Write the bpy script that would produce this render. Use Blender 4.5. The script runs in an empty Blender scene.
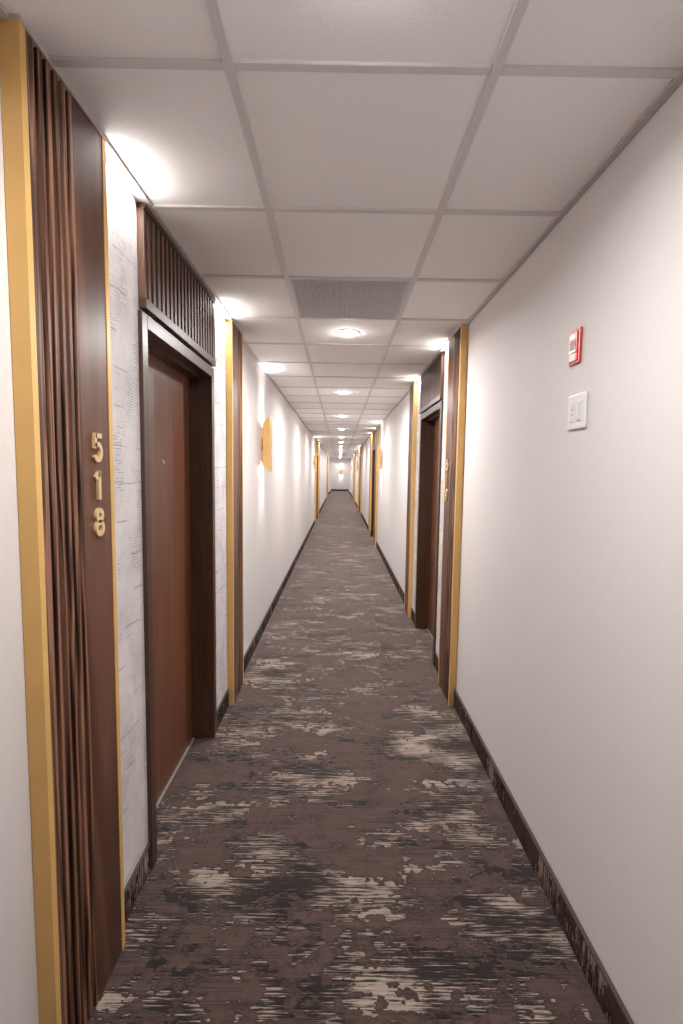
import bpy, bmesh, math, random
from mathutils import Vector, Matrix
random.seed(7)
scene = bpy.context.scene
col = scene.collection
PI = math.pi

# ------------------------------------------------------------------ dimensions (metres)
XL, XR = -0.711, 0.785          # the two corridor walls
CAMZ = 1.530
H = 2.447                       # underside of the ceiling grid
Y0, YOPEN, YEND = -2.2, 34.0, 38.2
TILE = 0.6096
GX = (-0.2644, 0.3452)          # the two long grid tees
GY0 = 1.1904                    # one of the cross tees
PD = 0.042                      # how far a pilaster stands out from the wall

# ------------------------------------------------------------------ helpers
class MB:
    def __init__(s): s.bm = bmesh.new()
    def box(s, x0, x1, y0, y1, z0, z1, bev=0.0, seg=2):
        if x0 > x1: x0, x1 = x1, x0
        if y0 > y1: y0, y1 = y1, y0
        r = bmesh.ops.create_cube(s.bm, size=1.0)
        vs = r['verts']
        for v in vs:
            v.co = Vector((x0 + (v.co.x + .5) * (x1 - x0), y0 + (v.co.y + .5) * (y1 - y0), z0 + (v.co.z + .5) * (z1 - z0)))
        if bev > 0:
            es = list({e for v in vs for e in v.link_edges})
            bmesh.ops.bevel(s.bm, geom=es, offset=bev, segments=seg, affect='EDGES', profile=.6)
        return s
    def poly(s, pts, dirv):
        """flat polygon (list of 3-D points) pushed along dirv into a solid"""
        a = [s.bm.verts.new(p) for p in pts]
        b = [s.bm.verts.new(Vector(p) + Vector(dirv)) for p in pts]
        n = len(pts)
        s.bm.faces.new(a); s.bm.faces.new(list(reversed(b)))
        for i in range(n):
            j = (i + 1) % n
            s.bm.faces.new((a[j], a[i], b[i], b[j]))
        return s
    def lathe(s, c, axis, prof, n=40):
        """prof: list of (radius, distance along axis) turned about axis through c"""
        ax = Vector(axis).normalized()
        t = Vector((0, 0, 1)) if abs(ax.z) < .9 else Vector((1, 0, 0))
        u = ax.cross(t).normalized(); w = ax.cross(u)
        rings = []
        for r, d in prof:
            if r < 1e-6:
                rings.append([s.bm.verts.new(Vector(c) + ax * d)])
            else:
                rings.append([s.bm.verts.new(Vector(c) + ax * d + u * r * math.cos(2*PI*k/n) + w * r * math.sin(2*PI*k/n)) for k in range(n)])
        for A, B in zip(rings, rings[1:]):
            for k in range(n):
                m = (k + 1) % n
                if len(A) == 1 and len(B) == 1: continue
                if len(A) == 1: s.bm.faces.new((A[0], B[k], B[m]))
                elif len(B) == 1: s.bm.faces.new((A[k], B[0], A[m]))
                else: s.bm.faces.new((A[k], B[k], B[m], A[m]))
        return s
    def build(s, name, mat, parent=None, smooth=False, loc=None):
        bmesh.ops.recalc_face_normals(s.bm, faces=s.bm.faces)
        me = bpy.data.meshes.new(name)
        if smooth:
            for f in s.bm.faces: f.smooth = True
        org = Vector(loc) if loc is not None else (parent_origin(parent) if parent else Vector((0, 0, 0)))
        for v in s.bm.verts: v.co -= org
        s.bm.to_mesh(me); s.bm.free()
        me.materials.append(mat)
        if smooth:
            try: me.set_sharp_from_angle(angle=math.radians(40))
            except Exception: pass
        o = bpy.data.objects.new(name, me); col.objects.link(o)
        if parent: o.parent = parent
        elif loc is not None: o.location = loc
        return o

def parent_origin(o):
    v = Vector((0, 0, 0))
    while o: v += o.location; o = o.parent
    return v

def thing(name, label, cat, loc, group=None, kind=None):
    o = bpy.data.objects.new(name, None); col.objects.link(o)
    o.empty_display_size = .05
    o.location = loc; o['label'] = label; o['category'] = cat
    if group: o['group'] = group
    if kind: o['kind'] = kind
    return o

def tag(o, label, cat, group=None, kind=None):
    o['label'] = label; o['category'] = cat
    if group: o['group'] = group
    if kind: o['kind'] = kind
    return o

def struct(o, label=None):
    o['kind'] = 'structure'
    if label: o['label'] = label
    return o

class Side:
    """a = distance out from the wall into the corridor"""
    def __init__(s, sign): s.s = sign
    def x(s, a): return XL + a if s.s < 0 else XR - a
    def box(s, mb, a0, a1, y0, y1, z0, z1, bev=0, seg=2): return mb.box(s.x(a0), s.x(a1), y0, y1, z0, z1, bev, seg)
    def n(s): return Vector((1, 0, 0)) if s.s < 0 else Vector((-1, 0, 0))
LEFT, RIGHT = Side(-1), Side(1)

# ------------------------------------------------------------------ materials
def newmat(name, rough=.6, metallic=0., spec=.5):
    m = bpy.data.materials.new(name); m.use_nodes = True
    nt = m.node_tree; b = nt.nodes['Principled BSDF']
    b.inputs['Roughness'].default_value = rough; b.inputs['Metallic'].default_value = metallic
    b.inputs['Specular IOR Level'].default_value = spec
    return m, nt, b
def N(nt, t, **kw):
    n = nt.nodes.new(t)
    for k, v in kw.items(): setattr(n, k, v)
    return n
def mapping(nt, scale=(1, 1, 1), coord='Object', rnd=False, loc=(0, 0, 0)):
    tc = N(nt, 'ShaderNodeTexCoord'); mp = N(nt, 'ShaderNodeMapping')
    mp.inputs['Scale'].default_value = scale
    mp.inputs['Location'].default_value = loc
    if rnd:
        oi = N(nt, 'ShaderNodeObjectInfo'); ad = N(nt, 'ShaderNodeVectorMath', operation='MULTIPLY_ADD')
        cx = N(nt, 'ShaderNodeCombineXYZ')
        for i, k in enumerate((3.1, 7.7, 5.3)):
            mm = N(nt, 'ShaderNodeMath', operation='MULTIPLY'); mm.inputs[1].default_value = k
            nt.links.new(oi.outputs['Random'], mm.inputs[0]); nt.links.new(mm.outputs[0], cx.inputs[i])
        ad.inputs[1].default_value = (1, 1, 1)
        nt.links.new(tc.outputs[coord], ad.inputs[0]); nt.links.new(cx.outputs[0], ad.inputs[2])
        nt.links.new(ad.outputs[0], mp.inputs['Vector'])
    else:
        nt.links.new(tc.outputs[coord], mp.inputs['Vector'])
    return mp.outputs['Vector']
def noise(nt, vec, scale, detail=3, rough=.5, dist=0.):
    n = N(nt, 'ShaderNodeTexNoise'); n.inputs['Scale'].default_value = scale
    n.inputs['Detail'].default_value = detail; n.inputs['Roughness'].default_value = rough; n.inputs['Distortion'].default_value = dist
    nt.links.new(vec, n.inputs['Vector']); return n.outputs['Fac']
def ramp(nt, fac, stops, interp='LINEAR'):
    r = N(nt, 'ShaderNodeValToRGB'); cr = r.color_ramp; cr.interpolation = interp
    while len(cr.elements) < len(stops): cr.elements.new(.5)
    for e, (p, c) in zip(cr.elements, stops):
        e.position = p; e.color = (c[0], c[1], c[2], 1) if not isinstance(c, (int, float)) else (c, c, c, 1)
    nt.links.new(fac, r.inputs['Fac']); return r.outputs['Color']
def mth(nt, op, a, b=None, c=None, clamp=False):
    m = N(nt, 'ShaderNodeMath', operation=op); m.use_clamp = clamp
    for i, v in enumerate((a, b, c)):
        if v is None: continue
        if isinstance(v, (int, float)): m.inputs[i].default_value = v
        else: nt.links.new(v, m.inputs[i])
    return m.outputs[0]
def mix(nt, fac, a, b, blend='MIX'):
    m = N(nt, 'ShaderNodeMix', data_type='RGBA', blend_type=blend)
    if isinstance(fac, (int, float)): m.inputs[0].default_value = fac
    else: nt.links.new(fac, m.inputs[0])
    for i, v in ((6, a), (7, b)):
        if isinstance(v, tuple): m.inputs[i].default_value = (*v, 1)
        else: nt.links.new(v, m.inputs[i])
    return m.outputs[2]
def bump(nt, b, h, strength, dist=.002):
    n = N(nt, 'ShaderNodeBump'); n.inputs['Strength'].default_value = strength; n.inputs['Distance'].default_value = dist
    nt.links.new(h, n.inputs['Height']); nt.links.new(n.outputs['Normal'], b.inputs['Normal'])
def base(nt, b, c):
    if isinstance(c, tuple): b.inputs['Base Color'].default_value = (*c, 1)
    else: nt.links.new(c, b.inputs['Base Color'])

def mat_wall():
    m, nt, b = newmat('vinyl_wallcovering', .62, spec=.3)
    v = mapping(nt, (1, 1, .06))
    w = mapping(nt, (1, 1, 1))
    f = noise(nt, v, 420, 3, .6); g = noise(nt, w, 900, 2, .5); h = noise(nt, w, 1.2, 2)
    s = mth(nt, 'MULTIPLY_ADD', f, .6, mth(nt, 'MULTIPLY', g, .4))
    c = ramp(nt, s, [(.3, (.695, .66, .648)), (.7, (.77, .738, .728))])
    c = mix(nt, mth(nt, 'MULTIPLY', h, .12), c, (.66, .625, .61))
    base(nt, b, c); bump(nt, b, s, .18, .001); return m
def mat_tile():
    m, nt, b = newmat('ceiling_tile_board', .85, spec=.2)
    v = mapping(nt); f = noise(nt, v, 210, 4, .65); g = noise(nt, v, 60, 3, .6)
    c = ramp(nt, f, [(.3, (.86, .84, .83)), (.62, (.93, .915, .905))])
    base(nt, b, c); bump(nt, b, mth(nt, 'ADD', f, mth(nt, 'MULTIPLY', g, .6)), .5, .002); return m
def mat_plain(name, c, rough=.5, metallic=0., spec=.5, var=.06, sc=40):
    m, nt, b = newmat(name, rough, metallic, spec)
    f = noise(nt, mapping(nt), sc, 3)
    d = tuple(x * (1 - var) for x in c); e = tuple(min(1, x * (1 + var)) for x in c)
    base(nt, b, ramp(nt, f, [(.3, d), (.7, e)])); return m
def mat_emit(name, c, strength):
    m, nt, b = newmat(name, .4)
    base(nt, b, (.9, .9, .9)); b.inputs['Emission Color'].default_value = (*c, 1); b.inputs['Emission Strength'].default_value = strength
    return m
def mat_wood(name, stops, ring=9., zs=.07, rough=.42, fine=.25, dist=2.2, bstr=.25, contrast=1.):
    """vertical grain: long figures stretched along z, fine pores on top"""
    m, nt, b = newmat(name, rough, spec=.45)
    v = mapping(nt, (1, 1, zs), rnd=True)
    f = noise(nt, v, ring, 2, .45, dist)
    wv = mth(nt, 'FRACT', mth(nt, 'MULTIPLY', f, 6.0 * contrast))
    wv = mth(nt, 'ABSOLUTE', mth(nt, 'SUBTRACT', mth(nt, 'MULTIPLY', wv, 2.), 1.))
    p = mapping(nt, (1, 1, .018), rnd=True)
    pores = noise(nt, p, 520, 3, .6)
    s = mth(nt, 'MULTIPLY_ADD', pores, fine, mth(nt, 'MULTIPLY', wv, 1 - fine))
    big = noise(nt, mapping(nt, (1, 1, .25), rnd=True), 5, 2)
    s = mth(nt, 'ADD', s, mth(nt, 'MULTIPLY', mth(nt, 'SUBTRACT', big, .5), .5))
    base(nt, b, ramp(nt, s, stops)); bump(nt, b, s, bstr, .0012); return m

def mat_carpet(name='patterned_carpet', vert=False):
    """mauve-brown cut pile clouds over streaks of cream and black; streaks run across the corridor"""
    m, nt, b = newmat(name, .95, spec=.1)
    tc = N(nt, 'ShaderNodeTexCoord')
    if vert:   # carpet strip turned up the wall: streaks follow the pile direction up the strip
        sx = N(nt, 'ShaderNodeSeparateXYZ'); nt.links.new(tc.outputs['Object'], sx.inputs[0])
        cx = N(nt, 'ShaderNodeCombineXYZ'); nt.links.new(sx.outputs[2], cx.inputs[0]); nt.links.new(sx.outputs[1], cx.inputs[1])
        src = cx.outputs[0]
    else: src = tc.outputs['Object']
    def mp(scale, loc=(0, 0, 0)):
        n = N(nt, 'ShaderNodeMapping'); n.inputs['Scale'].default_value = scale; n.inputs['Location'].default_value = loc
        nt.links.new(src, n.inputs['Vector']); return n.outputs['Vector']
    # cloud mask: big drifts, lobed edges, ragged along the rows
    big = noise(nt, mp((.66, 1.2, 1), (3.3, 1.7, 0)), 2.8, 4, .55)
    mid = noise(nt, mp((1, 1.25, 1), (8.3, 2.7, 0)), 13, 3, .6)
    lob = N(nt, 'ShaderNodeTexVoronoi', feature='SMOOTH_F1'); lob.inputs['Scale'].default_value = 34; lob.inputs['Smoothness'].default_value = .35
    nt.links.new(mp((1, 1.1, 1)), lob.inputs['Vector'])
    rag = noise(nt, mp((6, 130, 1), (9, 4, 0)), 1.0, 2, .6)
    tuft = noise(nt, mp((1, 1, 1)), 330, 1, .5)
    e = mth(nt, 'ADD', big, mth(nt, 'MULTIPLY', mth(nt, 'SUBTRACT', mid, .5), .52))
    e = mth(nt, 'ADD', e, mth(nt, 'MULTIPLY', mth(nt, 'SUBTRACT', .35, lob.outputs['Distance']), .16))
    e = mth(nt, 'ADD', e, mth(nt, 'MULTIPLY', mth(nt, 'SUBTRACT', rag, .5), .16))
    cloud = ramp(nt, e, [(.454, 0.), (.466, 1.)])
    # streaks: tuft rows broken along the row
    row = noise(nt, mp((3.8, 165, 1), (1, 4, 0)), 1.0, 3, .6)
    row2 = noise(nt, mp((15, 190, 1), (5, 9, 0)), 1.0, 2, .6)
    bias = noise(nt, mp((1.2, 2.6, 1), (6.1, 3.9, 0)), 2.3, 3, .55)
    st = mth(nt, 'ADD', mth(nt, 'MULTIPLY', row, .60), mth(nt, 'MULTIPLY', row2, .40))
    st = mth(nt, 'ADD', st, mth(nt, 'MULTIPLY', mth(nt, 'SUBTRACT', bias, .5), .56))
    st = mth(nt, 'ADD', st, mth(nt, 'MULTIPLY', mth(nt, 'SUBTRACT', tuft, .5), .12))
    streak = ramp(nt, st, [(.30, (.006, .0055, .006)), (.46, (.012, .010, .010)), (.515, (.034, .025, .022)), (.535, (.10, .078, .068)), (.562, (.37, .305, .255)), (.72, (.50, .42, .355))])
    # brown pile: faint rows, lobed lighter and darker patches, specks of black
    brow = noise(nt, mp((2.5, 75, 1), (2, 2, 0)), 1.0, 3, .6)
    bb = mth(nt, 'ADD', mth(nt, 'MULTIPLY', brow, .5), mth(nt, 'MULTIPLY', noise(nt, mp((1, 1.3, 1), (4, 4, 0)), 22, 3, .6), .5))
    brown = ramp(nt, bb, [(.32, (.042, .025, .021)), (.46, (.088, .053, .046)), (.70, (.116, .074, .066))])
    thin = noise(nt, mp((2.2, 180, 1), (7, 1, 0)), 1.0, 2, .6)
    thm = mth(nt, 'MULTIPLY', ramp(nt, thin, [(.38, 1.), (.46, 0.)]), ramp(nt, noise(nt, mp((1, 2.2, 1), (5, 5, 0)), 4, 2), [(.40, 0.), (.54, .8)]))
    brown = mix(nt, thm, brown, (.022, .016, .016))
    spk = noise(nt, mp((70, 120, 1)), 1.0, 1, .5)
    spm = mth(nt, 'MULTIPLY', ramp(nt, spk, [(.48, 0.), (.54, 1.)]), ramp(nt, noise(nt, mp((1, 1.5, 1), (2.2, 7.9, 0)), 6, 3), [(.53, 0.), (.62, .8)]))
    brown = mix(nt, spm, brown, (.018, .015, .015))
    rim = ramp(nt, e, [(.452, 0.), (.472, .8), (.512, 0.)])
    c = mix(nt, cloud, streak, brown)
    c = mix(nt, rim, c, (.026, .020, .019))
    c = mix(nt, mth(nt, 'MULTIPLY', tuft, .5), c, mix(nt, 1., c, (.50, .49, .49), 'MULTIPLY'))
    c = mix(nt, 1., c, (.80, .775, .765), 'MULTIPLY')
    if vert: c = mix(nt, 1., c, (.95, .9, .88), 'MULTIPLY')
    base(nt, b, c)
    hgt = mth(nt, 'ADD', mth(nt, 'MULTIPLY', cloud, .8), mth(nt, 'MULTIPLY', tuft, .5))
    bump(nt, b, hgt, .5, .004)
    if not vert:
        b.inputs['Sheen Weight'].default_value = .42; b.inputs['Sheen Roughness'].default_value = .5
        b.inputs['Sheen Tint'].default_value = (1., .86, .81, 1)
    return m

def mat_wallpaper():
    """pale lilac-grey distressed print: smudges, short pen-like hatching in rows, thin panel lines"""
    m, nt, b = newmat('distressed_wallpaper', .6, spec=.3)
    v = mapping(nt, rnd=True); tc = N(nt, 'ShaderNodeSeparateXYZ'); nt.links.new(v, tc.inputs[0])
    blot = noise(nt, v, 6, 4, .6)
    c = ramp(nt, blot, [(.3, (.54, .51, .525)), (.65, (.70, .67, .675))])
    # hatching: thin rows 9 mm apart
    z = mth(nt, 'ADD', tc.outputs[2], mth(nt, 'MULTIPLY', noise(nt, v, 5, 2), .02))
    fr = mth(nt, 'FRACT', mth(nt, 'MULTIPLY', z, 105))
    line = ramp(nt, fr, [(.0, 1.), (.26, 1.), (.36, 0.)])
    patch = ramp(nt, noise(nt, mapping(nt, (1, 5, 3.2), rnd=True, loc=(4, 1, 2)), 1.5, 2, .5), [(.52, 0.), (.58, 1.)])
    brk = ramp(nt, noise(nt, mapping(nt, (1, 14, 90), rnd=True), 1.6, 2), [(.42, 0.), (.5, 1.)])
    hatch = mth(nt, 'MULTIPLY', mth(nt, 'MULTIPLY', line, patch), brk)
    c = mix(nt, mth(nt, 'MULTIPLY', hatch, .7), c, (.20, .18, .22))
    # long thin irregular strokes
    fr2 = mth(nt, 'FRACT', mth(nt, 'MULTIPLY', mth(nt, 'ADD', tc.outputs[2], mth(nt, 'MULTIPLY', noise(nt, v, 3, 2), .05)), 8.2))
    l2 = ramp(nt, fr2, [(.0, 1.), (.035, 1.), (.06, 0.)])
    b2 = ramp(nt, noise(nt, mapping(nt, (1, 7, 22), rnd=True, loc=(1, 8, 5)), 1.3, 2), [(.47, 0.), (.56, 1.)])
    c = mix(nt, mth(nt, 'MULTIPLY', mth(nt, 'MULTIPLY', l2, b2), .6), c, (.23, .205, .225))
    # dark smudge dashes
    sm = ramp(nt, noise(nt, mapping(nt, (1, 16, 60), rnd=True, loc=(7, 2, 9)), 1., 2, .5), [(.69, 0.), (.75, 1.)])
    c = mix(nt, mth(nt, 'MULTIPLY', sm, .65), c, (.17, .145, .165))
    base(nt, b, c); return m

M = {}
M['wall'] = mat_wall(); M['tile'] = mat_tile(); M['carpet'] = mat_carpet(); M['base_carpet'] = mat_carpet('carpet_baseboard_strip', True)
M['grid'] = mat_plain('painted_grid_metal', (.64, .61, .60), .5, 0, .4, .02)
M['angle'] = mat_plain('painted_wall_angle', (.50, .465, .455), .5, 0, .4, .03)
M['slat'] = mat_wood('grained_walnut_slats', [(.20, (.022, .009, .005)), (.38, (.075, .030, .017)), (.54, (.165, .070, .040)), (.84, (.31, .150, .092))], ring=26, zs=.028, fine=.36, dist=.3)
M['flat'] = mat_wood('smooth_walnut_panel', [(.1, (.052, .020, .011)), (.5, (.095, .036, .021)), (.9, (.145, .060, .036))], ring=4, zs=.08, fine=.45, rough=.38, bstr=.08, contrast=.6)
M['door'] = mat_wood('walnut_door_veneer', [(.1, (.088, .030, .014)), (.5, (.135, .048, .022)), (.9, (.18, .068, .033))], ring=5, zs=.05, fine=.5, rough=.36, bstr=.05, contrast=.7)
M['frame'] = mat_wood('dark_walnut_frame', [(.1, (.040, .018, .010)), (.5, (.056, .026, .015)), (.9, (.072, .035, .021))], ring=5, zs=.05, fine=.6, rough=.36, bstr=.04, contrast=.6)
M['trans'] = mat_wood('dark_walnut_transom', [(.1, (.050, .022, .014)), (.5, (.085, .040, .026)), (.9, (.125, .062, .041))], ring=8, zs=.1, fine=.5, rough=.42, bstr=.1)
M['back'] = mat_plain('dark_stained_backing', (.012, .007, .005), .7)
M['gold'] = mat_plain('satin_gold_trim', (.74, .45, .145), .42, .15, .5, .05, 8)
M['brass'] = mat_plain('brushed_brass', (.78, .57, .31), .40, .3, .5, .05, 60)
M['lampgold'] = mat_plain('polished_gold_lamp', (.85, .53, .19), .33, .5, .5, .05, 12)
M['paper'] = mat_wallpaper()
M['vent'] = mat_plain('grey_metal_grille', (.60, .585, .61), .75, .0, .5, .05)
M['ventdark'] = mat_plain('dark_grille_void', (.24, .235, .25), .8)
M['white'] = mat_plain('white_plastic', (.80, .80, .79), .35, 0, .5, .02)
M['offwhite'] = mat_plain('ivory_plastic', (.70, .70, .69), .35, 0, .5, .02)
M['greydot'] = mat_plain('grey_plastic', (.16, .16, .16), .5)
M['red'] = mat_plain('red_plastic', (.66, .045, .04), .38, 0, .5, .05)
M['darkred'] = mat_plain('dark_red_grille', (.16, .014, .014), .5)
M['pink'] = mat_plain('frosted_pink_window', (.70, .34, .34), .35, 0, .5, .12, 90)
M['ring'] = mat_plain('white_light_trim', (.82, .80, .79), .4)
M['lens'] = mat_emit('lit_downlight_lens', (1., .97, .94), 34.)
M['bind'] = mat_plain('brown_carpet_binding', (.060, .046, .043), .9)
M['darkbase'] = mat_plain('dark_vinyl_base', (.022, .016, .015), .6)
M['metal'] = mat_plain('brushed_steel', (.55, .53, .50), .35, .8)
M['thresh'] = mat_plain('grey_threshold', (.30, .27, .25), .5, .2)

# ------------------------------------------------------------------ bays
BAY_L = dict(p1=.371, f0=.663, f1=1.638, p2=1.978, end=2.312)
BAY_R = dict(p1=.36, f0=.655, f1=1.63, p2=1.925, end=2.225)
W518, WFIRE = "door 518's wall", "the fire alarm's wall"
bays = [
    (LEFT, 1.077, BAY_L, 'door 518', '518'),
    (RIGHT, 3.085, BAY_R, 'the doorway past the fire alarm', '519'),
    (RIGHT, 9.88, BAY_R, 'the second doorway on ' + WFIRE, None),
    (LEFT, 14.15, BAY_L, 'the second doorway on ' + W518, None),
    (RIGHT, 17.0, BAY_R, 'the third doorway on ' + WFIRE, None),
    (RIGHT, 24.1, BAY_R, 'the last doorway on ' + WFIRE, None),
    (LEFT, 27.1, BAY_L, 'the last doorway on ' + W518, None),
]
FZ = 2.078          # top of a door frame
# ------------------------------------------------------------------ shell
def wall(side, name):
    mb = MB(); th = .24
    ops_ = sorted((y + B['f0'] - .0015, y + B['f1'] + .0015) for s, y, B, *_ in bays if s is side)
    y = Y0 - .2
    for a, b_ in ops_:
        side.box(mb, -th, -.0015, y, a, 0, 2.75)
        side.box(mb, -th, -.0015, a, b_, FZ + .003, 2.75)
        y = b_
    side.box(mb, -th, -.0015, y, YEND + .2, 0, 2.75)
    return struct(mb.build(name, M['wall']))
wall(LEFT, 'wall_left'); wall(RIGHT, 'wall_right')
struct(MB().box(XL - .5, XR + .5, Y0 - .2, YEND + .3, -.12, 0).build('floor', M['carpet']))
struct(MB().box(XL, XR, Y0 - .12, Y0, 0, 2.75).build('wall_back', M['wall']))
struct(MB().box(XL, XR, YEND, YEND + .12, 0, 2.75).build('wall_end', M['wall']))
# opening before the end lobby: a dropped header on two short returns
hd = MB(); SW = .10
hd.box(XL, XL + SW, YOPEN, YOPEN + .35, 0, H - .33); hd.box(XR - SW, XR, YOPEN, YOPEN + .35, 0, H - .33)
hd.box(XL, XR, YOPEN, YOPEN + .35, H - .33, 2.72)
struct(hd.build('wall_header', M['wall']), 'dropped header and short wall returns framing the far lobby opening')
# ceiling: boards lying in a metal grid
tl = MB(); zc = H + .006
xs = [XL, GX[0], GX[1], XR]
k0 = int(math.floor((Y0 - GY0) / TILE)); k1 = int(math.ceil((YEND - GY0) / TILE))
VENT_K = 2
for k in range(k0, k1):
    ya, yb = max(Y0, GY0 + k * TILE), min(YEND, GY0 + (k + 1) * TILE)
    for i in range(3):
        if i == 1 and k == VENT_K: continue
        tl.box(xs[i] + .004, xs[i+1] - .004, ya + .004, yb - .004, zc, zc + .02, .002, 1)
ceil_o = struct(tl.build('ceiling', M['tile']))
struct(MB().box(XL - .2, XR + .2, Y0 - .2, YEND + .2, 2.73, 2.8).build('ceiling_slab', M['back'], ceil_o))
gr = MB(); TW = .012
for gx in GX: gr.box(gx - TW, gx + TW, Y0, YOPEN, H - .001, H + .028, .0015, 1)
for k in range(k0, k1 + 1):
    y = GY0 + k * TILE
    if y <= Y0 or y >= YOPEN: continue
    for xa, xb in ((XL, GX[0] - TW), (GX[0] + TW, GX[1] - TW), (GX[1] + TW, XR)):
        gr.box(xa, xb, y - TW, y + TW, H - .001, H + .026, .0015, 1)
struct(gr.build('ceiling_grid', M['grid'], ceil_o))
# wall angle round the edge of the ceiling
def wall_angle(side, name):
    mb = MB(); y = Y0
    for s, yb, B, *_ in sorted([b_ for b_ in bays if b_[0] is side], key=lambda t: t[1]):
        side.box(mb, 0, .022, y, yb, H - .004, H + .02)
        side.box(mb, 0, PD + .001, yb, yb + B['end'], H - .004, H + .02)
        y = yb + B['end']
    side.box(mb, 0, .022, y, YOPEN, H - .004, H + .02)
    return struct(mb.build(name, M['angle']))
wall_angle(LEFT, 'trim_1'); wall_angle(RIGHT, 'trim_2')

# ------------------------------------------------------------------ baseboards (carpet strips with a bound top edge)
BH = .115
def base_piece(side, y0, y1, o_=0.):
    nm = 'baseboard_left' if side is LEFT else 'baseboard_right'
    o = struct(side.box(MB(), o_, o_ + .011, y0, y1, 0, BH - .010).build(nm, M['base_carpet']))
    struct(side.box(MB(), o_, o_ + .013, y0, y1, BH - .010, BH, .002, 1).build('binding', M['bind'], o))
for side in (LEFT, RIGHT):
    y = Y0
    for s, yb, B, *_ in sorted([b_ for b_ in bays if b_[0] is side], key=lambda t: t[1]):
        base_piece(side, y, yb)
        base_piece(side, yb + B['p1'] + .001, yb + B['f0'] - .001, .0)
        base_piece(side, yb + B['f1'] + .001, yb + B['p2'] - .001, .0)
        y = yb + B['end']
    base_piece(side, y, YOPEN)
eb = MB()
eb.box(XL, XR, YEND - .012, YEND, 0, .13)
struct(eb.build('baseboard_end', M['darkbase']))
for xa, xb in ((XL + .013, XL + SW + .012), (XR - SW - .012, XR - .013)):
    struct(MB().box(xa, xb, YOPEN - .012, YOPEN, 0, .13).build('baseboard_opening', M['darkbase']))

# ------------------------------------------------------------------ bay pieces
def add_light(name, kind, loc, energy, color=(1, .95, .9), direction=None, **kw):
    l = bpy.data.lights.new(name, kind); l.energy = energy; l.color = color
    for k, v in kw.items(): setattr(l, k, v)
    o = bpy.data.objects.new(name, l); col.objects.link(o); o.location = loc
    if direction is not None:
        o.rotation_euler = Vector(direction).to_track_quat('-Z', 'Y').to_euler()
    return o

def pilaster(side, ya, yb, label, group, slats_first):
    zt = H - .005
    t = thing('pilaster', label, 'wall pilaster', (side.x(0), ya, 0), group)
    FL = .020; G = .017
    # gold edge trims: an L of a side face and a narrow front flange
    for first in (True, False):
        mb = MB()
        w = FL if first == (slats_first) or True else G
        if first:
            side.box(mb, 0, PD, ya, ya + .003, 0, zt); side.box(mb, PD - .003, PD, ya + .003, ya + FL, 0, zt)
        else:
            side.box(mb, 0, PD, yb - .003, yb, 0, zt); side.box(mb, PD - .003, PD, yb - .003 - G, yb - .003, 0, zt)
        mb.build('gold_edge', M['gold'], t)
    y0, y1 = ya + FL, yb - .003 - G
    L = y1 - y0
    sl = .55 * L
    sa, sb = (y0, y0 + sl) if slats_first else (y1 - sl, y1)
    fa, fb = (y0 + sl, y1) if slats_first else (y0, y1 - sl)
    side.box(MB(), 0, PD - .002, fa, fb, 0, zt).build('flat_panel', M['flat'], t)
    side.box(MB(), 0, PD - .032, sa, sb, 0, zt).build('backing_board', M['back'], t)
    n = 6; pitch = sl / n; mb = MB()
    for k in range(n):
        a = sa + k * pitch
        side.box(mb, PD - .032, PD - .001, a + (.001 if k == 0 else .46 * pitch), a + pitch - .001, .001, zt, .003, 2)
    mb.build('slats', M['slat'], t)
    return t

def arc(cx, cy, rx, ry, a0, a1, n=28):
    return [(cx + rx * math.cos(math.radians(a0 + (a1 - a0) * k / n)), cy + ry * math.sin(math.radians(a0 + (a1 - a0) * k / n))) for k in range(n + 1)]
GLYPH = {   # centre lines in a box 0.62 wide, 1 high
    '5': [[(.56, .91), (.135, .91)], [(.155, .99), (.115, .47)], [(.115, .53)] + arc(.29, .355, .235, .27, 128, -150)],
    '1': [[(.345, 1.0), (.345, 0)], [(.36, .93), (.10, .73)]],
    '8': [arc(.31, .735, .185, .18, 0, 360, 40), arc(.31, .29, .225, .205, 0, 360, 40)],
    '9': [arc(.31, .67, .225, .245, 0, 360, 40), [(.535, .67)] + arc(.29, .45, .245, .36, 15, -95)],
}
def digit(ch, side, yc, zc, parent):
    """flat metal numeral 80 mm high standing 7 mm off the panel"""
    mb = MB(); hh = .080; sw = .082
    for st in GLYPH[ch]:
        n = len(st); L = []; R = []
        for k, p in enumerate(st):
            closed = (st[0][0] - st[-1][0]) ** 2 + (st[0][1] - st[-1][1]) ** 2 < 1e-8
            a = st[k - 1] if k > 0 else (st[-2] if closed else p); b_ = st[k + 1] if k < n - 1 else (st[1] if closed else p)
            dx, dy = b_[0] - a[0], b_[1] - a[1]; d = math.hypot(dx, dy); dx /= d; dy /= d
            L.append((p[0] - dy * sw, p[1] + dx * sw)); R.append((p[0] + dy * sw, p[1] - dx * sw))
        def W(q, a):
            u = (q[0] - .31) * hh * 1.02; w = (q[1] - .5) * hh
            return (side.x(a), yc + (u if side is LEFT else -u), zc + w)
        for k in range(n - 1):
            quad = [W(L[k], PD - .0015), W(L[k + 1], PD - .0015), W(R[k + 1], PD - .0015), W(R[k], PD - .0015)]
            mb.poly(quad, side.n() * .0075)
    return mb.build('digit', M['brass'], parent)

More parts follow.
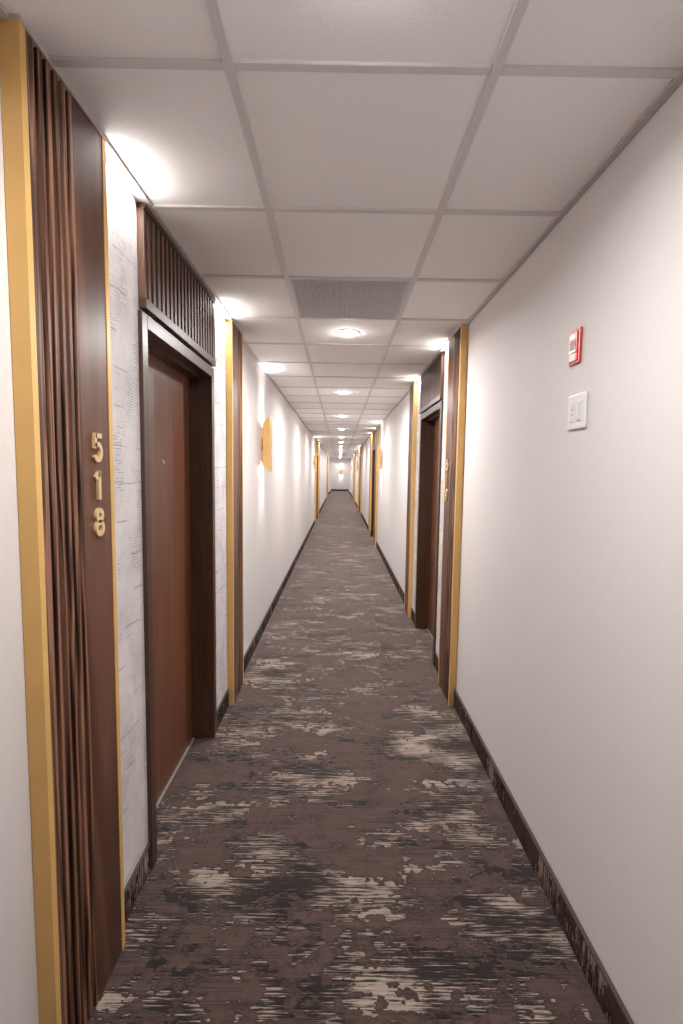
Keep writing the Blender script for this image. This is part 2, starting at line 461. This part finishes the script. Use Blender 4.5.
def transom(side, ya, yb, label, group):
    zt = H - .005; z0 = FZ + .012; a1 = .024
    t = thing('transom_panel', label, 'wall panel', (side.x(0), ya, z0), group)
    side.box(MB(), 0, a1 - .016, ya + .004, yb - .004, z0 + .004, zt).build('backing_board', M['back'], t)
    side.box(MB(), 0, a1 + .004, ya, yb, z0, z0 + .036, .003, 2).build('bottom_rail', M['frame'], t)
    for u, v in ((ya, ya + .016), (yb - .016, yb)):
        side.box(MB(), 0, a1, u, v, z0 + .036, zt - .018).build('end_stile', M['trans'], t)
    side.box(MB(), 0, a1 + .004, ya, yb, zt - .018, zt).build('top_rail', M['frame'], t)
    n = 20; p = (yb - ya - .032) / n; mb = MB()
    for k in range(n):
        a = ya + .016 + k * p
        side.box(mb, a1 - .016, a1 - .001, a + .40 * p, a + p, z0 + .036, zt - .018, .002, 1)
    mb.build('slats', M['trans'], t)
    return t

def door(side, ya, yb, name, label, group):
    t = thing(name, label, 'door', (side.x(0), ya, 0), group, 'structure')
    fw = .050; fa = .018; dep = -.150; dl = -.104     # door leaf stands back in the wall
    for u, v, inn in ((ya, ya + fw, 1), (yb - fw, yb, -1)):
        mb = MB(); side.box(mb, dep, fa, u, v, 0, FZ, .002, 1)
        if inn > 0: side.box(mb, dl + .002, -.045, v, v + .012, 0, FZ - fw)
        else: side.box(mb, dl + .002, -.045, u - .012, u, 0, FZ - fw)
        struct(mb.build('jamb', M['frame'], t))
    mb = MB(); side.box(mb, dep, fa, ya + fw, yb - fw, FZ - fw, FZ, .002, 1)
    side.box(mb, dl + .002, -.045, ya + fw, yb - fw, FZ - fw - .012, FZ - fw)
    struct(mb.build('head_jamb', M['frame'], t))
    leaf = struct(side.box(MB(), dl - .044, dl, ya + fw + .002, yb - fw - .002, .010, FZ - fw - .003).build('door_leaf', M['door'], t))
    yc = (ya + yb) / 2 + .03
    c = (side.x(dl), yc, 1.56)
    struct(MB().lathe(c, side.n(), [(0, .0), (.010, 0), (.010, .003), (.007, .006), (.004, .0045), (0, .0045)], 24).build('peephole', M['metal'], leaf, True))
    struct(side.box(MB(), dl + .001, dl + .012, ya + fw, yb - fw, .0, .008).build('threshold', M['thresh'], t))
    # closes the wall behind the leaf
    struct(side.box(MB(), -.235, dep - .001, ya, yb, 0, FZ).build('door_backing', M['back'], t))
    return t

NICHE = 1.0
def niche(side, ya, yb, label, group):
    zt = H - .005
    o = side.box(MB(), 0, .004, ya + .001, yb - .001, BH + .001, zt).build('wallpaper_panel', M['paper'], loc=(side.x(0), ya, BH))
    tag(o, label, 'wallpaper', group)
    w = yb - ya; yc = (ya + yb) / 2; n = side.n()
    add_light('niche_uplight', 'AREA', (side.x(.020), yc, H - .045), .42 * NICHE * w / .25, (1, .96, .92), (n.x * 1.0, 0, 1), shape='RECTANGLE', size=w * .8, size_y=.010, spread=math.radians(150))
    add_light('niche_downlight', 'AREA', (side.x(.037), yc, H - .010), 1.25 * NICHE * w / .25, (1, .96, .92), (-n.x * .5, 0, -1.), shape='RECTANGLE', size=w * .8, size_y=.008, spread=math.radians(140))

ordn = 0
for i, (side, y, B, where, num) in enumerate(bays):
    first, last = 'before ', 'past '
    if num == '518':
        l1 = 'gold-edged slatted walnut pilaster carrying the brass number 518'
        l2 = 'gold-edged slatted walnut pilaster just past door 518, before the first wall lamp'
    elif num:
        l1 = 'gold-edged slatted walnut pilaster with brass numerals between fire alarm wall and first doorway there'
        l2 = 'gold-edged slatted pilaster just past ' + where
    else:
        l1 = 'gold-edged slatted pilaster before ' + where
        l2 = 'gold-edged slatted pilaster just past ' + where
    g = 'pilasters flanking the doorways'
    pilaster(side, y, y + B['p1'], l1, g, True)
    pilaster(side, y + B['p2'], y + B['end'], l2, g, False)
    g = 'wallpaper strips beside the doors'
    niche(side, y + B['p1'], y + B['f0'], 'grey distressed wallpaper strip just before ' + where, g)
    niche(side, y + B['f1'], y + B['p2'], 'grey distressed wallpaper strip just past ' + where, g)
    door(side, y + B['f0'], y + B['f1'], 'door_%d' % (i + 1), ('recessed walnut door in a dark frame, ' + (where if num != '518' else 'nearest, numbered 518')), 'walnut guest room doors')
    transom(side, y + B['f0'] + .016, y + B['f1'] + .002, 'slatted dark walnut panel above ' + where, 'slatted panels above the doors')
    if num:
        yc = y + .272
        t = thing('room_number', ('three brass digits reading 518 set down the pilaster' if num == '518' else 'three brass digits down the pilaster before the doorway past the fire alarm'),
                  'room number', (side.x(PD - .002), yc, 1.34), 'brass room numbers')
        for k, ch in enumerate(num): digit(ch, side, yc, 1.585 - .1025 * k, t)

# ------------------------------------------------------------------ wall lamps
def wall_lamp(origin, n, label, power=1., far=False):
    """tapered gold shade on a round mount; n points from the wall into the room"""
    n = Vector(n); u = Vector((0, 0, 1)).cross(n); c = Vector(origin)
    t = thing('wall_lamp', label, 'wall lamp', origin, 'gold wall lamps')
    def P(a, s, z): return c + n * a + u * s + Vector((0, 0, z))
    mb = MB(); mb.lathe(c, n, [(0, 0), (.055, 0), (.055, .010), (.050, .014), (.018, .014), (.018, .045), (0, .045)], 32)
    mb.build('wall_mount', M['lampgold'], t, True)
    w, d0, d1, ho, hi = .072, .026, .080, .245, .185
    mb = MB()
    mb.poly([P(d1, -w, -ho), P(d1, w, -ho), P(d1, w, ho), P(d1, -w, ho)], n * .004)      # tall front plate
    for s in (-w, w - .003):
        mb.poly([P(d0, s, -hi), P(d1, s, -ho), P(d1, s, ho), P(d0, s, hi)], u * .003)     # cheeks shorter at the wall
    mb.build('lamp_shade', M['lampgold'], t)
    for sgn in (1, -1):
        MB().lathe(P(.055, 0, .03 * sgn), Vector((0, 0, sgn)), [(0, 0), (.018, 0), (.018, .06), (.014, .064), (0, .064)], 24).build('lamp_holder', M['white'], t, True)
    for sgn in (1, -1):
        add_light('lamp_beam', 'SPOT', P(.040, 0, .11 * sgn), 34. * power, (1, .97, .94), (-n * .12 + Vector((0, 0, sgn))), spot_size=math.radians(56), spot_blend=.9, shadow_soft_size=.015)
        add_light('lamp_glow', 'AREA', P(.045, 0, .20 * sgn), 1.2 * power, (1, .97, .94), Vector((0, 0, sgn)) - n * .4, shape='DISK', size=.03)
    return t
LZ = 1.765
wall_lamp((XL, 4.46, LZ), (1, 0, 0), 'tapered gold wall lamp on the bare wall past door 518', 1.0)
wall_lamp((XR, 9.15, LZ), (-1, 0, 0), 'tapered gold wall lamp before the second doorway on ' + WFIRE, 1.1)
wall_lamp((XL, 13.3, LZ), (1, 0, 0), 'tapered gold wall lamp before the second doorway on ' + W518, 1.1)
wall_lamp((XR, 20.2, LZ), (-1, 0, 0), 'tapered gold wall lamp past the third doorway on ' + WFIRE, 1.1)
wall_lamp((XL, 26.3, LZ), (1, 0, 0), 'tapered gold wall lamp before the last doorway on ' + W518, 1.1)
wall_lamp((XR, 30.6, LZ), (-1, 0, 0), 'tapered gold wall lamp past the last doorway on ' + WFIRE, 1.1)
wall_lamp((.12, YEND, 1.50), (0, -1, 0), 'tapered gold wall lamp glowing on the far end wall', 1.3)

# ------------------------------------------------------------------ downlights
ORD = ['first', 'second', 'third', 'fourth', 'fifth', 'sixth', 'seventh', 'eighth', 'ninth', 'tenth', 'eleventh', 'twelfth', 'thirteenth', 'added fourteenth', 'added fifteenth']
CX = (GX[0] + GX[1]) / 2
DL = 26.
for k in range(16):  # the last pair, beyond the header, is added to brighten the lobby
    y = GY0 - TILE / 2 + k * 4 * TILE
    lab = 'round recessed ceiling light above the first ceiling boards, before the grey grille' if k == 0 else 'round recessed ceiling light, %s one past the grey grille' % ORD[k - 1]
    t = thing('downlight', lab, 'ceiling light', (CX, y, zc), 'recessed ceiling lights')
    MB().lathe((CX, y, zc), (0, 0, -1), [(.062, -.004), (.062, .003), (.066, .006), (.078, .004), (.081, 0), (.081, -.004)], 40).build('trim_ring', M['ring'], t, True)
    MB().lathe((CX, y, zc), (0, 0, -1), [(0, -.003), (.0615, -.003), (.0615, .004), (.058, .010), (.050, .016), (.036, .021), (.018, .0235), (0, .024)], 40).build('lens', M['lens'], t, True)
    p = DL * (.58 if k == 0 else 1. if k == 1 else .4 if k > 13 else .78)
    add_light('downlight_lamp', 'AREA', (CX, y, H - .026), p, (1, .958, .932), (0, 0, -1), shape='DISK', size=.10, spread=math.radians(170))
    add_light('added_ceiling_glow', 'POINT', (CX, y, H - .06), p * .018, (1, .97, .95), shadow_soft_size=.022)  # added lamp hung below the lens to brighten the ceiling around it

# ------------------------------------------------------------------ ceiling return grille
ya, yb = GY0 + VENT_K * TILE + .012, GY0 + (VENT_K + 1) * TILE - .012
xa, xb = GX[0] + .012, GX[1] - .012
t = thing('ceiling_vent', 'grey metal ceiling grille with fine slats set in the ceiling grid', 'ceiling vent', ((xa + xb) / 2, (ya + yb) / 2, H))
mb = MB()
for a in ((xa, xa + .012, ya, yb), (xb - .012, xb, ya, yb), (xa + .012, xb - .012, ya, ya + .012), (xa + .012, xb - .012, yb - .012, yb)):
    mb.box(*a, H + .001, H + .012)
mb.build('frame', M['vent'], t)
mb = MB(); n = 46; p = (xb - xa - .024) / n
for k in range(n): mb.box(xa + .012 + k * p + .003, xa + .012 + k * p + p - .003, ya + .012, yb - .012, H + .002, H + .010)
for k in range(1, 24): 
    yy = ya + .012 + (yb - ya - .024) * k / 24
    mb.box(xa + .012, xb - .012, yy - .0025, yy + .0025, H + .003, H + .009)
mb.build('slats', M['vent'], t)
MB().box(xa, xb, ya, yb, H + .018, H + .022).build('backing_plate', M['ventdark'], t)

# ------------------------------------------------------------------ red fire alarm and white wall plates
def alarm(yc, zc_):
    s = RIGHT; w, h = .038, .057
    t = thing('fire_alarm', 'small red fire alarm on the bare cream wall above the white wall plate', 'fire alarm', (s.x(0), yc, zc_))
    s.box(MB(), 0, .007, yc - w, yc + w, zc_ - h, zc_ + h, .004, 2).build('wall_plate', M['red'], t)
    s.box(MB(), .006, .010, yc - w + .014, yc + w - .004, zc_ - h + .008, zc_ + h - .008, .003, 2).build('housing', M['red'], t)
    g = s.box(MB(), .0095, .0105, yc - .016, yc + .026, zc_ - .008, zc_ + .022).build('grille', M['darkred'], t)
    mb = MB()
    for k in range(5): s.box(mb, .0105, .0112, yc - .015, yc + .025, zc_ - .005 + k * .006, zc_ - .0035 + k * .006)
    mb.build('grille_bars', M['red'], g)
    s.box(MB(), .0095, .0135, yc - .018, yc + .028, zc_ - .021, zc_ - .010, .002, 2).build('flash_lens', M['white'], t)
    s.box(MB(), .0095, .0108, yc - .014, yc + .026, zc_ - .046, zc_ - .022, .001, 1).build('lower_window', M['pink'], t)
    s.box(MB(), .0095, .0108, yc - .010, yc + .026, zc_ + .025, zc_ + .043, .001, 1).build('upper_window', M['pink'], t)
alarm(1.658, 1.955)

def wall_plate(s, yc, zc_, label, w=.0605, h=.057):
    t = thing('wall_plate', label, 'wall plate', (s.x(0), yc, zc_), 'white wall plates')
    s.box(MB(), 0, .007, yc - w, yc + w, zc_ - h, zc_ + h, .003, 2).build('plate', M['white'], t)
    sg = 1 if s is RIGHT else -1
    y1 = yc - sg * .024; y2 = yc + sg * .024
    sw = s.box(MB(), .0065, .010, y1 - .0165, y1 + .0165, zc_ - .033, zc_ + .033, .001, 1).build('switch_insert', M['white'], t)
    s.box(MB(), .0098, .014, y1 - .006, y1 + .006, zc_ - .030, zc_ + .030, .002, 1).build('slider', M['offwhite'], sw)
    ob = s.box(MB(), .0065, .009, y2 - .0165, y2 + .0165, zc_ - .033, zc_ + .033, .001, 1).build('outlet_insert', M['offwhite'], t)
    mb = MB()
    s.box(mb, .009, .0096, y2 - .003, y2 + .003, zc_ + .006, zc_ + .011); s.box(mb, .009, .0096, y2 - .006, y2 + .006, zc_ - .010, zc_ - .0075)
    mb.build('socket_marks', M['greydot'], ob)
    for yy in (y1, y2):
        for zz in (-.047, .047):
            MB().lathe((s.x(.0068), yy, zc_ + zz), s.n(), [(0, .0012), (.0028, .001), (.003, 0)], 16).build('screw', M['offwhite'], t, True)
wall_plate(RIGHT, 1.622, 1.738, 'white double wall plate with slider, directly below the red fire alarm')
wall_plate(LEFT, 10.7, 2.005, 'small pale plate high on the wall before the second doorway on ' + W518, .0605, .057)

# ------------------------------------------------------------------ world, camera
w = bpy.data.worlds.new('world'); scene.world = w; w.use_nodes = True
w.node_tree.nodes['Background'].inputs[0].default_value = (.9, .88, .86, 1); w.node_tree.nodes['Background'].inputs[1].default_value = .05

cd = bpy.data.cameras.new('camera'); cam = bpy.data.objects.new('camera', cd); col.objects.link(cam); scene.camera = cam
F_PX, pitch, yaw, roll = 485.94, .08329, .00533, .0144
cp, sp = math.cos(pitch), math.sin(pitch)
fwd = Vector((math.sin(yaw) * cp, math.cos(yaw) * cp, -sp)); rt = Vector((math.cos(yaw), -math.sin(yaw), 0)); up = rt.cross(fwd)
r2 = rt * math.cos(roll) + up * math.sin(roll); u2 = -rt * math.sin(roll) + up * math.cos(roll)
cam.matrix_world = Matrix(((r2.x, u2.x, -fwd.x, 0), (r2.y, u2.y, -fwd.y, 0), (r2.z, u2.z, -fwd.z, CAMZ), (0, 0, 0, 1)))
cd.sensor_fit = 'VERTICAL'; cd.sensor_height = 24.; cd.sensor_width = 16.; cd.lens = F_PX / 1024. * 24.
cd.clip_start = .02; cd.clip_end = 200

scene.view_settings.view_transform = 'Standard'; scene.view_settings.look = 'None'
scene.view_settings.exposure = .37; scene.view_settings.gamma = 1.05
scene.cycles.max_bounces = 14; scene.cycles.diffuse_bounces = 11; scene.cycles.glossy_bounces = 4
scene.cycles.sample_clamp_indirect = 4.
scene.cycles.use_denoising = True
